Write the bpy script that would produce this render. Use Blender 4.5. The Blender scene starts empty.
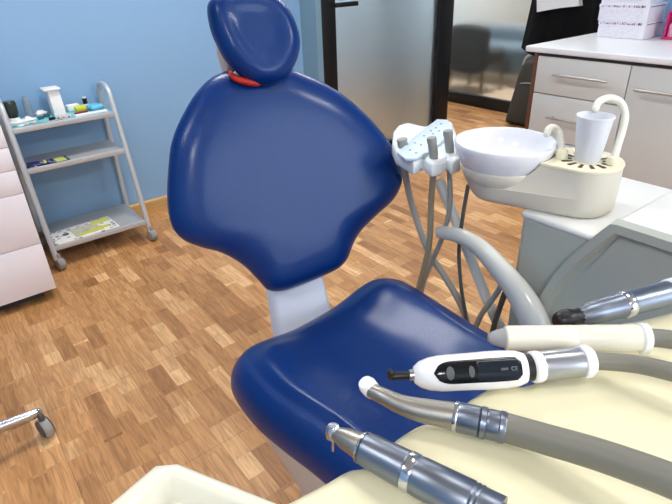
import bpy, bmesh, math, random
from mathutils import Vector, Matrix
random.seed(7)
C = bpy.context.scene.collection
PI = math.pi

# ------------------------------------------------------------------ materials
def srgb(r, g, b):
    def f(c):
        c /= 255.0
        return c / 12.92 if c <= 0.04045 else ((c + 0.055) / 1.055) ** 2.4
    return (f(r), f(g), f(b), 1.0)

def mat(name, col, rough=0.5, metal=0.0, bump=0.0, bscale=200.0, vary=0.0, vscale=8.0, coat=0.0, spec=0.5, trans=0.0, ior=1.45, sss=0.0):
    m = bpy.data.materials.new(name)
    m.use_nodes = True
    nt = m.node_tree
    b = nt.nodes['Principled BSDF']
    b.inputs['Base Color'].default_value = col
    b.inputs['Roughness'].default_value = rough
    b.inputs['Metallic'].default_value = metal
    b.inputs['Coat Weight'].default_value = coat
    b.inputs['Coat Roughness'].default_value = 0.2 if bump > .3 else 0.12
    b.inputs['Specular IOR Level'].default_value = spec
    b.inputs['Transmission Weight'].default_value = trans
    b.inputs['IOR'].default_value = ior
    if sss:
        b.inputs['Subsurface Weight'].default_value = sss
        b.inputs['Subsurface Scale'].default_value = 0.01
    tc = nt.nodes.new('ShaderNodeTexCoord')
    if vary > 0:
        n = nt.nodes.new('ShaderNodeTexNoise')
        n.inputs['Scale'].default_value = vscale
        n.inputs['Detail'].default_value = 4
        nt.links.new(tc.outputs['Object'], n.inputs['Vector'])
        mx = nt.nodes.new('ShaderNodeMix'); mx.data_type = 'RGBA'
        mx.inputs['A'].default_value = tuple(c * (1 - vary) for c in col[:3]) + (1,)
        mx.inputs['B'].default_value = tuple(min(1, c * (1 + vary)) for c in col[:3]) + (1,)
        nt.links.new(n.outputs['Fac'], mx.inputs['Factor'])
        nt.links.new(mx.outputs['Result'], b.inputs['Base Color'])
    if bump > 0:
        n2 = nt.nodes.new('ShaderNodeTexNoise')
        n2.inputs['Scale'].default_value = bscale
        n2.inputs['Detail'].default_value = 3
        nt.links.new(tc.outputs['Object'], n2.inputs['Vector'])
        bp = nt.nodes.new('ShaderNodeBump')
        bp.inputs['Strength'].default_value = bump
        bp.inputs['Distance'].default_value = 0.002
        nt.links.new(n2.outputs['Fac'], bp.inputs['Height'])
        nt.links.new(bp.outputs['Normal'], b.inputs['Normal'])
    return m

def emit_mat(name, col, s):
    m = bpy.data.materials.new(name); m.use_nodes = True
    nt = m.node_tree
    b = nt.nodes['Principled BSDF']
    b.inputs['Base Color'].default_value = col
    b.inputs['Emission Color'].default_value = col
    b.inputs['Emission Strength'].default_value = s
    return m

def floor_mat():
    m = bpy.data.materials.new('stave_vinyl'); m.use_nodes = True
    nt = m.node_tree; N = nt.nodes.new; L = nt.links.new
    b = nt.nodes['Principled BSDF']
    tc = N('ShaderNodeTexCoord')
    sep = N('ShaderNodeSeparateXYZ'); L(tc.outputs['Object'], sep.inputs[0])
    com = N('ShaderNodeCombineXYZ')
    L(sep.outputs['Y'], com.inputs['X']); L(sep.outputs['X'], com.inputs['Y'])
    def brick(width, off, freq, shift):
        mp = N('ShaderNodeMapping'); L(com.outputs[0], mp.inputs['Vector'])
        mp.inputs['Location'].default_value = (shift, 0, 0)
        br = N('ShaderNodeTexBrick')
        L(mp.outputs[0], br.inputs['Vector'])
        br.offset = off; br.offset_frequency = freq; br.squash = 1.0
        br.inputs['Color1'].default_value = (0, 0, 0, 1); br.inputs['Color2'].default_value = (1, 1, 1, 1)
        br.inputs['Mortar'].default_value = (.5, .5, .5, 1)
        br.inputs['Scale'].default_value = 1.0
        br.inputs['Mortar Size'].default_value = 0.0
        br.inputs['Brick Width'].default_value = width
        br.inputs['Row Height'].default_value = 0.0545
        return br
    b1 = brick(0.245, 0.37, 2, 0.03); b2 = brick(0.1635, 0.61, 3, 0.11)
    mixb = N('ShaderNodeMix'); mixb.data_type = 'RGBA'; mixb.inputs['Factor'].default_value = 0.45
    L(b1.outputs['Color'], mixb.inputs['A']); L(b2.outputs['Color'], mixb.inputs['B'])
    ramp = N('ShaderNodeValToRGB')
    L(mixb.outputs['Result'], ramp.inputs['Fac'])
    cr = ramp.color_ramp
    stops = [(0.12, srgb(160, 112, 69)), (0.36, srgb(188, 137, 86)), (0.55, srgb(203, 151, 99)), (0.72, srgb(211, 161, 109)), (0.9, srgb(234, 190, 137))]
    cr.elements[0].position, cr.elements[0].color = stops[0]
    cr.elements[1].position, cr.elements[1].color = stops[-1]
    for p, c in stops[1:-1]:
        e = cr.elements.new(p); e.color = c
    # grain stretched along y
    mg = N('ShaderNodeMapping'); mg.inputs['Scale'].default_value = (95, 7, 1)
    L(tc.outputs['Object'], mg.inputs['Vector'])
    # shift the grain per stave
    addv = N('ShaderNodeVectorMath'); addv.operation = 'ADD'
    sc = N('ShaderNodeVectorMath'); sc.operation = 'SCALE'; sc.inputs['Scale'].default_value = 37.0
    L(mixb.outputs['Result'], sc.inputs[0]); L(mg.outputs[0], addv.inputs[0]); L(sc.outputs[0], addv.inputs[1])
    ng = N('ShaderNodeTexNoise'); ng.inputs['Scale'].default_value = 1.0; ng.inputs['Detail'].default_value = 5; ng.inputs['Distortion'].default_value = 1.2
    L(addv.outputs[0], ng.inputs['Vector'])
    gr = N('ShaderNodeValToRGB'); L(ng.outputs['Fac'], gr.inputs['Fac'])
    gr.color_ramp.elements[0].position = 0.34; gr.color_ramp.elements[0].color = (.60, .56, .51, 1)
    gr.color_ramp.elements[1].position = 0.62; gr.color_ramp.elements[1].color = (1.08, 1.06, 1.04, 1)
    mul = N('ShaderNodeMix'); mul.data_type = 'RGBA'; mul.blend_type = 'MULTIPLY'; mul.inputs['Factor'].default_value = 0.8
    L(ramp.outputs['Color'], mul.inputs['A']); L(gr.outputs['Color'], mul.inputs['B'])
    # tile seams
    def seam(axis, off):
        a = N('ShaderNodeMath'); a.operation = 'ADD'; a.inputs[1].default_value = off
        L(sep.outputs[axis], a.inputs[0])
        md = N('ShaderNodeMath'); md.operation = 'FLOORED_MODULO'; md.inputs[1].default_value = 0.49
        L(a.outputs[0], md.inputs[0])
        lt = N('ShaderNodeMath'); lt.operation = 'LESS_THAN'; lt.inputs[1].default_value = 0.0026
        L(md.outputs[0], lt.inputs[0]); return lt
    s1 = seam('X', 0.0); s2 = seam('Y', 4.9 - 0.136)
    mxm = N('ShaderNodeMath'); mxm.operation = 'MAXIMUM'
    L(s1.outputs[0], mxm.inputs[0]); L(s2.outputs[0], mxm.inputs[1])
    dk = N('ShaderNodeMath'); dk.operation = 'MULTIPLY'; dk.inputs[1].default_value = 0.35
    L(mxm.outputs[0], dk.inputs[0])
    fin = N('ShaderNodeMix'); fin.data_type = 'RGBA'
    L(dk.outputs[0], fin.inputs['Factor']); L(mul.outputs['Result'], fin.inputs['A'])
    fin.inputs['B'].default_value = srgb(90, 62, 42)
    L(fin.outputs['Result'], b.inputs['Base Color'])
    b.inputs['Roughness'].default_value = 0.42
    b.inputs['Specular IOR Level'].default_value = 0.4
    bp = N('ShaderNodeBump'); bp.inputs['Strength'].default_value = 0.12; bp.inputs['Distance'].default_value = 0.001
    L(ng.outputs['Fac'], bp.inputs['Height']); L(bp.outputs['Normal'], b.inputs['Normal'])
    return m

def wood_mat(name, col):
    m = bpy.data.materials.new(name); m.use_nodes = True
    nt = m.node_tree; N = nt.nodes.new; L = nt.links.new
    b = nt.nodes['Principled BSDF']
    tc = N('ShaderNodeTexCoord'); mp = N('ShaderNodeMapping'); mp.inputs['Scale'].default_value = (3, 60, 60)
    L(tc.outputs['Object'], mp.inputs['Vector'])
    n = N('ShaderNodeTexNoise'); n.inputs['Scale'].default_value = 1; L(mp.outputs[0], n.inputs['Vector'])
    mx = N('ShaderNodeMix'); mx.data_type = 'RGBA'
    mx.inputs['A'].default_value = tuple(c * .75 for c in col[:3]) + (1,); mx.inputs['B'].default_value = tuple(min(1, c * 1.15) for c in col[:3]) + (1,)
    L(n.outputs['Fac'], mx.inputs['Factor']); L(mx.outputs['Result'], b.inputs['Base Color'])
    b.inputs['Roughness'].default_value = .4
    return m

def print_mat(name, base, ink, sx, sy, thr=0.56, axes='YZ'):
    """paper with small rows of print on it"""
    m = bpy.data.materials.new(name); m.use_nodes = True
    nt = m.node_tree; N = nt.nodes.new; L = nt.links.new
    b = nt.nodes['Principled BSDF']; b.inputs['Roughness'].default_value = .45
    tc = N('ShaderNodeTexCoord'); mp = N('ShaderNodeMapping')
    mp.inputs['Scale'].default_value = {'YZ': (1, sx, sy), 'XY': (sx, sy, 1)}[axes]
    L(tc.outputs['Object'], mp.inputs['Vector'])
    v = N('ShaderNodeTexVoronoi'); v.distance = 'CHEBYCHEV'; v.inputs['Scale'].default_value = 1; v.inputs['Randomness'].default_value = .45
    L(mp.outputs[0], v.inputs['Vector'])
    sp = N('ShaderNodeSeparateColor'); L(v.outputs['Color'], sp.inputs[0])
    gt = N('ShaderNodeMath'); gt.operation = 'GREATER_THAN'; gt.inputs[1].default_value = thr
    L(sp.outputs[0], gt.inputs[0])
    lt = N('ShaderNodeMath'); lt.operation = 'LESS_THAN'; lt.inputs[1].default_value = .38
    L(v.outputs['Distance'], lt.inputs[0])
    ml = N('ShaderNodeMath'); ml.operation = 'MULTIPLY'; L(gt.outputs[0], ml.inputs[0]); L(lt.outputs[0], ml.inputs[1])
    mx = N('ShaderNodeMix'); mx.data_type = 'RGBA'; mx.inputs['A'].default_value = base; mx.inputs['B'].default_value = ink
    L(ml.outputs[0], mx.inputs['Factor']); L(mx.outputs['Result'], b.inputs['Base Color'])
    return m

M = {}
M['floor'] = floor_mat()
M['wall_blue'] = mat('wall_blue', srgb(135, 174, 212), .6, bump=.08, bscale=120, vary=.02, vscale=3)
M['wall_jamb'] = mat('wall_blue_shaded', srgb(118, 150, 168), .6, bump=.08, bscale=120)  # shade of the wall's side face is put into this darker blue
M['wall_white'] = mat('wall_white', srgb(222, 222, 218), .7, vary=.02)
M['wall_beige'] = mat('wall_beige', srgb(205, 190, 170), .7, vary=.03)
M['wall_slate'] = mat('wall_slate', srgb(200, 210, 216), .7, vary=.03)
M['ceiling'] = mat('ceiling_white', srgb(205, 205, 202), .8, vary=.01)
M['base'] = wood_mat('skirting_oak', srgb(206, 165, 108))
M['black_frame'] = mat('black_frame', srgb(14, 14, 16), .45, vary=.1)
M['frost'] = mat('frosted_glass', srgb(212, 228, 242), .68, trans=1.0, ior=1.18, spec=.35, vary=.01)
M['frost2'] = mat('frosted_glass_clearer', srgb(235, 236, 236), .27, trans=1.0, ior=1.16, spec=.3, vary=.01)
M['vinyl'] = mat('blue_vinyl', srgb(0, 42, 108), .34, bump=.4, bscale=330, vary=.05, vscale=5, coat=.28, spec=.35)
M['vinyl'].node_tree.nodes['Principled BSDF'].inputs['Specular Tint'].default_value = (.55, .8, 1, 1)
M['shell'] = mat('chair_shell', srgb(206, 198, 190), .4, vary=.02)
M['bracket'] = mat('bracket_white', srgb(206, 212, 226), .4, vary=.02)
M['red'] = mat('red_rubber', srgb(180, 36, 22), .5, vary=.05)
M['armrest'] = mat('armrest_grey', srgb(204, 206, 200), .22, coat=.4, vary=.02)
M['unit_grey'] = mat('unit_grey', srgb(176, 182, 174), .4, vary=.02, bump=.05, bscale=300)
M['unit_white'] = mat('unit_white', srgb(232, 233, 230), .35, vary=.015)
M['unit_cream'] = mat('unit_cream', srgb(214, 209, 194), .35, vary=.02)
M['cream_plate'] = mat('cream_plate', srgb(232, 224, 196), .4, vary=.02)
M['ceramic'] = mat('ceramic_white', srgb(232, 234, 240), .12, coat=.5, vary=.01)
M['slot'] = mat('slot_dark', srgb(70, 62, 48), .7, vary=.1)
M['tube_cream'] = mat('tube_cream', srgb(226, 224, 210), .25, coat=.3, vary=.02)
M['cup'] = mat('cup_plastic', srgb(238, 242, 250), .3, trans=.2, ior=1.3, sss=.0, vary=.02)
M['holder'] = mat('holder_white', srgb(226, 232, 236), .35, vary=.02)
M['membrane'] = mat('membrane_blue', srgb(196, 216, 230), .4, vary=.03)
M['ink'] = mat('ink_slate', srgb(74, 92, 104), .5, vary=.05)
M['nozzle'] = mat('nozzle_grey', srgb(150, 152, 150), .35, vary=.03)
M['hose_grey'] = mat('hose_grey', srgb(124, 122, 112), .45, vary=.04, bump=.1, bscale=500)
M['hose_light'] = mat('hose_light', srgb(168, 166, 160), .45, vary=.04)
M['hose_olive'] = mat('hose_olive', srgb(160, 148, 126), .45, vary=.04)
M['hose_dark'] = mat('hose_dark', srgb(96, 96, 92), .45, vary=.04)
M['pole'] = mat('pole_light', srgb(232, 232, 228), .3, vary=.02)
M['mat'] = mat('silicone_mat', srgb(230, 224, 190), .4, vary=.015, spec=.45)
M['tray'] = mat('tray_ivory', srgb(222, 219, 202), .3, vary=.015)
M['tray_in'] = mat('tray_inner', srgb(214, 216, 212), .3, vary=.015)
M['chrome'] = mat('chrome', srgb(200, 204, 212), .16, metal=1.0, vary=.03)
M['steel'] = mat('brushed_steel', srgb(176, 180, 188), .3, metal=1.0, vary=.04, vscale=40)
M['handle'] = mat('satin_handle', srgb(190, 190, 188), .42, metal=.8, vary=.03)
M['steel_dark'] = mat('blue_steel', srgb(128, 136, 150), .36, metal=1.0, vary=.05, vscale=40)
M['steel_warm'] = mat('warm_steel', srgb(160, 158, 152), .42, metal=1.0, vary=.05, vscale=60)
M['white_gloss'] = mat('white_gloss', srgb(238, 239, 240), .25, coat=.3, vary=.01)
M['black_gloss'] = mat('black_gloss', srgb(24, 28, 34), .18, coat=.5, vary=.05)
M['black'] = mat('black_plastic', srgb(16, 16, 18), .4, vary=.08)
M['screen'] = mat('screen_slate', srgb(40, 50, 64), .12, coat=.5, vary=.04)
M['grey_btn'] = mat('grey_button', srgb(122, 126, 130), .35, vary=.05)
M['syringe'] = mat('syringe_ivory', srgb(226, 222, 206), .35, vary=.015)
M['tip_grey'] = mat('tip_grey', srgb(150, 152, 154), .4, vary=.03)
M['cart'] = mat('cart_silver', srgb(198, 202, 205), .38, metal=.35, vary=.03)
M['shelf'] = mat('shelf_grey', srgb(176, 180, 182), .45, metal=.2, vary=.03)
M['caster'] = mat('caster_grey', srgb(152, 150, 146), .5, vary=.04)
M['caster_dark'] = mat('caster_dark', srgb(84, 82, 80), .55, vary=.05)
M['drawer'] = mat('drawer_white', srgb(248, 243, 250), .4, vary=.01)
M['cab'] = mat('cabinet_front', srgb(206, 207, 204), .35, vary=.015)
M['worktop'] = mat('worktop_white', srgb(236, 237, 240), .3, vary=.01)
M['gap'] = mat('gap_dark', srgb(70, 66, 68), .8, vary=.05)
M['wood_end'] = wood_mat('end_panel_brown', srgb(104, 62, 36))
M['coat'] = mat('black_cloth', srgb(17, 17, 20), .85, bump=.2, bscale=80, vary=.1, spec=.2)
M['white_cloth'] = mat('white_cloth', srgb(226, 228, 230), .85, bump=.25, bscale=60, vary=.03)
M['bag'] = mat('bag_charcoal', srgb(58, 56, 52), .7, bump=.2, bscale=120, vary=.08)
M['bag_trim'] = mat('bag_trim', srgb(176, 178, 176), .5, vary=.05)
M['armchair'] = mat('armchair_charcoal', srgb(62, 66, 70), .8, vary=.08)
M['sofa'] = mat('sofa_blue_grey', srgb(104, 122, 136), .8, vary=.06)
M['chair_leg'] = wood_mat('chair_leg_wood', srgb(96, 76, 54))
M['lobby_floor'] = mat('lobby_floor', srgb(206, 184, 158), .5, vary=.06)
M['box'] = mat('carton_white', srgb(232, 230, 238), .5, vary=.015)
M['box_print'] = print_mat('carton_print', srgb(230, 228, 238), srgb(218, 216, 226), 60, 170, .62)
M['box_head'] = print_mat('carton_header', srgb(222, 212, 226), srgb(130, 96, 134), 110, 90, .45)
M['pink'] = mat('pink_acrylic', srgb(206, 52, 112), .3, vary=.05)
M['pink_light'] = mat('pink_bottle', srgb(228, 160, 188), .3, vary=.05)
M['blue_item'] = mat('blue_item', srgb(40, 62, 168), .4, vary=.2, vscale=30)
M['teal'] = mat('teal_paper', srgb(110, 205, 208), .6, vary=.06)
M['dark_glass'] = mat('dark_glass', srgb(44, 52, 46), .12, coat=.5, vary=.2)
M['clear'] = mat('clear_grey', srgb(176, 190, 204), .15, trans=.6, ior=1.3, vary=.05)
M['paper'] = mat('paper_white', srgb(238, 236, 236), .6, vary=.01)
M['yellow'] = mat('yellow_plastic', srgb(216, 214, 60), .45, vary=.06)
M['blue_pouch'] = mat('blue_pouch', srgb(110, 190, 226), .4, vary=.06)
M['dark_red'] = mat('dark_red', srgb(150, 34, 40), .4, vary=.08)
M['navy_print'] = print_mat('leaflet_navy', srgb(28, 28, 84), srgb(190, 188, 222), 60, 110, .72, 'XY')
M['lime'] = mat('lime_paper', srgb(206, 214, 110), .5, vary=.04)
M['pack_print'] = print_mat('pack_print', srgb(216, 200, 200), srgb(190, 60, 56), 130, 90, .55, 'XY')
M['mag_print'] = print_mat('magazine_print', srgb(236, 236, 234), srgb(150, 150, 146), 45, 70, .74, 'XY')
M['mag_photo'] = mat('magazine_photo', srgb(196, 194, 170), .5, vary=.35, vscale=45)
M['lamp'] = emit_mat('lamp_diffuser', (1, .97, .93, 1), 4.0)
M['white_metal'] = mat('white_metal', srgb(232, 232, 230), .4, vary=.01)

# ------------------------------------------------------------------ mesh helpers
def finish(name, bm, m, parent=None, smooth=True, angle=40):
    me = bpy.data.meshes.new(name)
    bmesh.ops.recalc_face_normals(bm, faces=bm.faces)
    bm.to_mesh(me); bm.free()
    me.materials.append(m)
    if smooth:
        me.polygons.foreach_set('use_smooth', [True] * len(me.polygons))
        try:
            me.set_sharp_from_angle(angle=math.radians(angle))
        except Exception:
            pass
    o = bpy.data.objects.new(name, me)
    C.objects.link(o)
    if parent is not None:
        o.parent = parent
        o.matrix_parent_inverse = Matrix.Translation(parent.location).inverted() if parent.rotation_euler.z == 0 else (Matrix.Translation(parent.location) @ Matrix.Rotation(parent.rotation_euler.z, 4, 'Z')).inverted()
    return o

def thing(name, label, cat, loc=(0, 0, 0), group=None):
    o = bpy.data.objects.new(name, None); C.objects.link(o)
    o.location = loc; o.empty_display_size = .05
    tag(o, label, cat, group); return o

def tag(o, label, cat, group=None):
    o['label'] = label; o['category'] = cat
    if group: o['group'] = group
    return o

def struct(o):
    o['kind'] = 'structure'; return o

def box_bm(x0, x1, y0, y1, z0, z1, bev=0.0, seg=2):
    bm = bmesh.new()
    bmesh.ops.create_cube(bm, size=1)
    for v in bm.verts:
        v.co = Vector(((x0 + x1) / 2 + v.co.x * (x1 - x0), (y0 + y1) / 2 + v.co.y * (y1 - y0), (z0 + z1) / 2 + v.co.z * (z1 - z0)))
    if bev:
        bmesh.ops.bevel(bm, geom=bm.edges[:], offset=bev, segments=seg, profile=.5, affect='EDGES')
    return bm

def box(name, m, x0, x1, y0, y1, z0, z1, bev=0.0, parent=None, seg=2):
    return finish(name, box_bm(x0, x1, y0, y1, z0, z1, bev, seg), m, parent)

def rot_bm(bm, ang, cx, cy, axis='Z', cz=0):
    bmesh.ops.rotate(bm, verts=bm.verts, cent=(cx, cy, cz), matrix=Matrix.Rotation(ang, 3, axis))
    return bm

def prism_bm(poly, z0, z1, bev=0.0, seg=2):
    """poly: xy points; extruded in z"""
    bm = bmesh.new()
    vs = [bm.verts.new((p[0], p[1], z0)) for p in poly]
    f = bm.faces.new(vs)
    r = bmesh.ops.extrude_face_region(bm, geom=[f])
    nv = [e for e in r['geom'] if isinstance(e, bmesh.types.BMVert)]
    bmesh.ops.translate(bm, verts=nv, vec=(0, 0, z1 - z0))
    bmesh.ops.recalc_face_normals(bm, faces=bm.faces)
    if bev:
        es = [e for e in bm.edges if len(e.link_faces) == 2 and e.calc_face_angle(0) > math.radians(50)]
        bmesh.ops.bevel(bm, geom=es, offset=bev, segments=seg, profile=.5, affect='EDGES')
    return bm

def prism_x_bm(poly, x0, x1, bev=0.0, seg=2):
    """poly: (y,z) points; extruded in x"""
    bm = prism_bm(poly, x0, x1, bev, seg)
    for v in bm.verts:
        v.co = Vector((v.co.z, v.co.x, v.co.y))
    return bm

def catmull(pts, n=8, closed=False):
    P = [Vector(p) for p in pts]
    out = []
    m = len(P)
    rng = range(m) if closed else range(m - 1)
    for i in rng:
        if closed:
            a, b, c, d = P[(i - 1) % m], P[i], P[(i + 1) % m], P[(i + 2) % m]
        else:
            b, c = P[i], P[i + 1]
            a = P[i - 1] if i > 0 else b + (b - c)
            d = P[i + 2] if i + 2 < m else c + (c - b)
        for k in range(n):
            t = k / n
            out.append(0.5 * ((2 * b) + (c - a) * t + (2 * a - 5 * b + 4 * c - d) * t * t + (3 * b - a - 3 * c + d) * t ** 3))
    if not closed:
        out.append(P[-1].copy())
    return out

def tube_bm(pts, r, sides=14, smooth_n=8, bm=None, squash=1.0, round_ends=True, up=None):
    """swept tube; r a number or list per control point"""
    own = bm is None
    if own: bm = bmesh.new()
    n0 = len(pts)
    path = catmull(pts, smooth_n) if smooth_n > 1 else [Vector(p) for p in pts]
    if isinstance(r, (list, tuple)):
        rr = []
        for i in range(len(path)):
            f = i / (len(path) - 1) * (n0 - 1); k = min(int(f), n0 - 2); t = f - k
            rr.append(r[k] * (1 - t) + r[k + 1] * t)
    else:
        rr = [r] * len(path)
    if round_ends:
        def capseq(p, d, rad):
            return [(p + d * rad * math.sin(a), rad * math.cos(a)) for a in (0.5, 0.95, 1.3)]
        d0 = (path[0] - path[1]).normalized(); d1 = (path[-1] - path[-2]).normalized()
        s = capseq(path[0], d0, rr[0]); e = capseq(path[-1], d1, rr[-1])
        path = [x[0] for x in reversed(s)] + path + [x[0] for x in e]
        rr = [x[1] for x in reversed(s)] + rr + [x[1] for x in e]
    t0 = (path[1] - path[0]).normalized()
    ref = Vector(up) if up else (Vector((0, 0, 1)) if abs(t0.z) < .9 else Vector((1, 0, 0)))
    nrm = (ref - t0 * ref.dot(t0)).normalized()
    rings = []
    for i, p in enumerate(path):
        t = (path[min(i + 1, len(path) - 1)] - path[max(i - 1, 0)]).normalized()
        if up:
            nrm = (ref - t * ref.dot(t)).normalized()
        else:
            nrm = (nrm - t * nrm.dot(t)).normalized()
        bn = t.cross(nrm)
        rings.append([bm.verts.new(p + (nrm * math.cos(a) + bn * math.sin(a) * squash) * rr[i]) for a in [2 * PI * k / sides for k in range(sides)]])
    for a, b in zip(rings, rings[1:]):
        for k in range(sides):
            bm.faces.new((a[k], a[(k + 1) % sides], b[(k + 1) % sides], b[k]))
    bm.faces.new(rings[0]); bm.faces.new(list(reversed(rings[-1])))
    return bm

def tube(name, m, pts, r, parent=None, **k):
    return finish(name, tube_bm(pts, r, **k), m, parent, angle=60)

def lathe_bm(prof, c=(0, 0, 0), axis=None, sides=40, bm=None):
    """prof: (radius, height) from start to end; axis a unit vector"""
    if bm is None: bm = bmesh.new()
    c = Vector(c)
    ax = Vector(axis).normalized() if axis is not None else Vector((0, 0, 1))
    q = Vector((0, 0, 1)).rotation_difference(ax)
    rings = []
    for r, h in prof:
        if r <= 1e-6:
            rings.append([bm.verts.new(c + q @ Vector((0, 0, h)))])
        else:
            rings.append([bm.verts.new(c + q @ Vector((r * math.cos(a), r * math.sin(a), h))) for a in [2 * PI * k / sides for k in range(sides)]])
    for a, b in zip(rings, rings[1:]):
        if len(a) == 1 and len(b) == 1: continue
        for k in range(sides):
            k2 = (k + 1) % sides
            if len(a) == 1: bm.faces.new((a[0], b[k2], b[k]))
            elif len(b) == 1: bm.faces.new((a[k], a[k2], b[0]))
            else: bm.faces.new((a[k], a[k2], b[k2], b[k]))
    if len(rings[0]) > 1: bm.faces.new(list(reversed(rings[0])))
    if len(rings[-1]) > 1: bm.faces.new(rings[-1])
    return bm

def lathe(name, m, prof, c=(0, 0, 0), axis=None, parent=None, sides=40, angle=40):
    return finish(name, lathe_bm(prof, c, axis, sides), m, parent, angle=angle)

def seg_lathe(name, m, A, B, prof, parent, sides=32):
    """solid of revolution along A->B; prof in (fraction of AB, radius)"""
    A, B = Vector(A), Vector(B); d = B - A; L = d.length
    return lathe(name, m, [(r, t * L) for t, r in prof], A, d, parent, sides, angle=35)

def cushion(name, m, outline, origin, U, V, T, parent, front, back_flat=.6, n=5, rim=None, rings_in=14):
    """outline: closed (u,v) control points; front(u, v, s) gives extra height, s = 0 at the rim .. 1 at the middle"""
    pts = [Vector((p[0], p[1], 0)) for p in outline]
    ring = catmull(pts, n, closed=True)
    U, V, O = Vector(U).normalized(), Vector(V).normalized(), Vector(origin)
    W = U.cross(V).normalized()
    cx = sum(p.x for p in ring) / len(ring); cy = sum(p.y for p in ring) / len(ring)
    rim = rim or T / 2
    bm = bmesh.new()
    prof = []           # (inset, w, s)
    K = 7
    for k in range(K + 1):      # back half then front half of the rounded rim
        a = -PI / 2 + PI / 2 * k / K
        prof.append((rim * (1 - math.cos(a)), T / 2 * math.sin(a) * back_flat, 0.0))
    for k in range(1, K + 1):
        a = PI / 2 * k / K
        prof.append((rim * (1 - math.cos(a)), T / 2 * math.sin(a), 0.0))
    RR = [math.hypot(p.x - cx, p.y - cy) for p in ring]
    nR = len(RR)
    AN = [math.atan2(p.y - cy, p.x - cx) for p in ring]
    SM = []
    for i in range(nR):
        ws = tot = 0
        for j in range(nR):
            da = (AN[i] - AN[j] + PI) % (2 * PI) - PI
            wj = math.exp(-(da / .55) ** 2); ws += wj; tot += wj * (RR[j] - rim)
        SM.append(tot / ws)
    rows = []
    def place(p, inset, w, frac=None):
        dx, dy = p.x - cx, p.y - cy
        R = math.hypot(dx, dy)
        f = (1 - min(inset / R, .95)) if frac is None else frac
        return cx + dx * f, cy + dy * f, w
    for ins, w, s in prof:
        row = []
        for p in ring:
            u, v, ww = place(p, ins, w)
            e = front(u, v, 0.0) if w > 0 else 0
            row.append((u, v, ww + e * max(0, w / (T / 2))))
        rows.append(row)
    for k in range(1, rings_in + 1):
        s = k / rings_in
        row = []
        for i, p in enumerate(ring):
            mixf = smooth01(s * 1.6)
            rad = ((RR[i] - rim) * (1 - mixf) + SM[i] * mixf) * (1 - s * .985)
            u, v, _ = place(p, 0, 0, rad / RR[i])
            row.append((u, v, T / 2 + front(u, v, s)))
        rows.append(row)
    vr = [[bm.verts.new(O + U * a + V * b + W * c) for a, b, c in row] for row in rows]
    nn = len(ring)
    for a, b in zip(vr, vr[1:]):
        for k in range(nn):
            bm.faces.new((a[k], a[(k + 1) % nn], b[(k + 1) % nn], b[k]))
    bm.faces.new(vr[-1]); bm.faces.new(list(reversed(vr[0])))
    return finish(name, bm, m, parent, angle=80)

def smooth01(x):
    x = max(0.0, min(1.0, x)); return x * x * (3 - 2 * x)

def text(name, body, m, loc, rotm, size, parent):
    cu = bpy.data.curves.new(name, 'FONT'); cu.body = body; cu.size = size; cu.extrude = .0002
    cu.align_x = 'CENTER'; cu.align_y = 'CENTER'
    cu.materials.append(m)
    tmp = bpy.data.objects.new(name, cu); C.objects.link(tmp)
    bpy.context.view_layer.update()
    me = bpy.data.meshes.new_from_object(tmp.evaluated_get(bpy.context.evaluated_depsgraph_get()))
    bpy.data.objects.remove(tmp)
    me.transform(Matrix.Translation(loc) @ rotm.to_4x4())
    o = bpy.data.objects.new(name, me); C.objects.link(o)
    if parent is not None:
        o.parent = parent; o.matrix_parent_inverse = Matrix.Translation(parent.location).inverted()
    return o

# ------------------------------------------------------------------ camera
R = Matrix(((0.7849, 0.3201, -0.5306), (-0.6186, 0.3556, -0.7006), (-0.0356, 0.8781, 0.4772)))
cam = bpy.data.cameras.new('camera')
cam.sensor_width = 36; cam.lens = 28.066
cam.clip_start = .02
co = bpy.data.objects.new('camera', cam); C.objects.link(co)
co.matrix_world = Matrix.Translation((0, 0, 1.25)) @ R.to_4x4()
bpy.context.scene.camera = co

# ------------------------------------------------------------------ setting
CEIL = 2.6
struct(box('floor', M['floor'], -1.8, 4.30, -2.2, 4.7, -.06, 0))
struct(box('floor_lobby', M['lobby_floor'], 4.30, 7.5, 1.0, 6.0, -.06, 0))
struct(box('ceiling', M['ceiling'], -1.9, 7.6, -2.3, 6.1, CEIL, CEIL + .08))
struct(box('wall_back', M['wall_blue'], -1.8, 2.04, 2.966, 3.06, 0, CEIL))
struct(box('wall_jamb', M['wall_jamb'], 2.04, 2.082, 2.80, 3.06, 0, CEIL))
struct(box('wall_left', M['wall_blue'], -1.9, -1.8, -2.2, 3.06, 0, CEIL))
WX0, WX1, WZ0, WZ1 = .2, 1.8, .95, 2.25
for nx0, nx1, nz0, nz1 in ((-1.9, WX0, 0, CEIL), (WX1, 3.62, 0, CEIL), (WX0, WX1, 0, WZ0), (WX0, WX1, WZ1, CEIL)):
    struct(box('wall_front', M['wall_white'], nx0, nx1, -2.3, -2.2, nz0, nz1))
wn = bpy.data.objects.new('added_window_1', None); C.objects.link(wn); wn.location = (1, -2.25, 1.6); struct(wn)  # unseen window, added so daylight brightens the backrest and the facing fronts
for nx0, nx1, nz0, nz1 in ((WX0, WX0 + .05, WZ0, WZ1), (WX1 - .05, WX1, WZ0, WZ1), (.975, 1.025, WZ0, WZ1), (WX0, WX1, WZ0, WZ0 + .05), (WX0, WX1, WZ1 - .05, WZ1)):
    box('added_window_frame', M['white_metal'], nx0, nx1, -2.28, -2.22, nz0, nz1, .003, wn)
pl_ = bpy.data.lights.new('added_window_portal', 'AREA'); pl_.shape = 'RECTANGLE'; pl_.size = WX1 - WX0; pl_.size_y = WZ1 - WZ0; pl_.cycles.is_portal = True
po = bpy.data.objects.new('added_window_portal', pl_); C.objects.link(po); po.location = (1.0, -2.29, 1.6); po.rotation_euler = (PI / 2, 0, 0)
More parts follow.
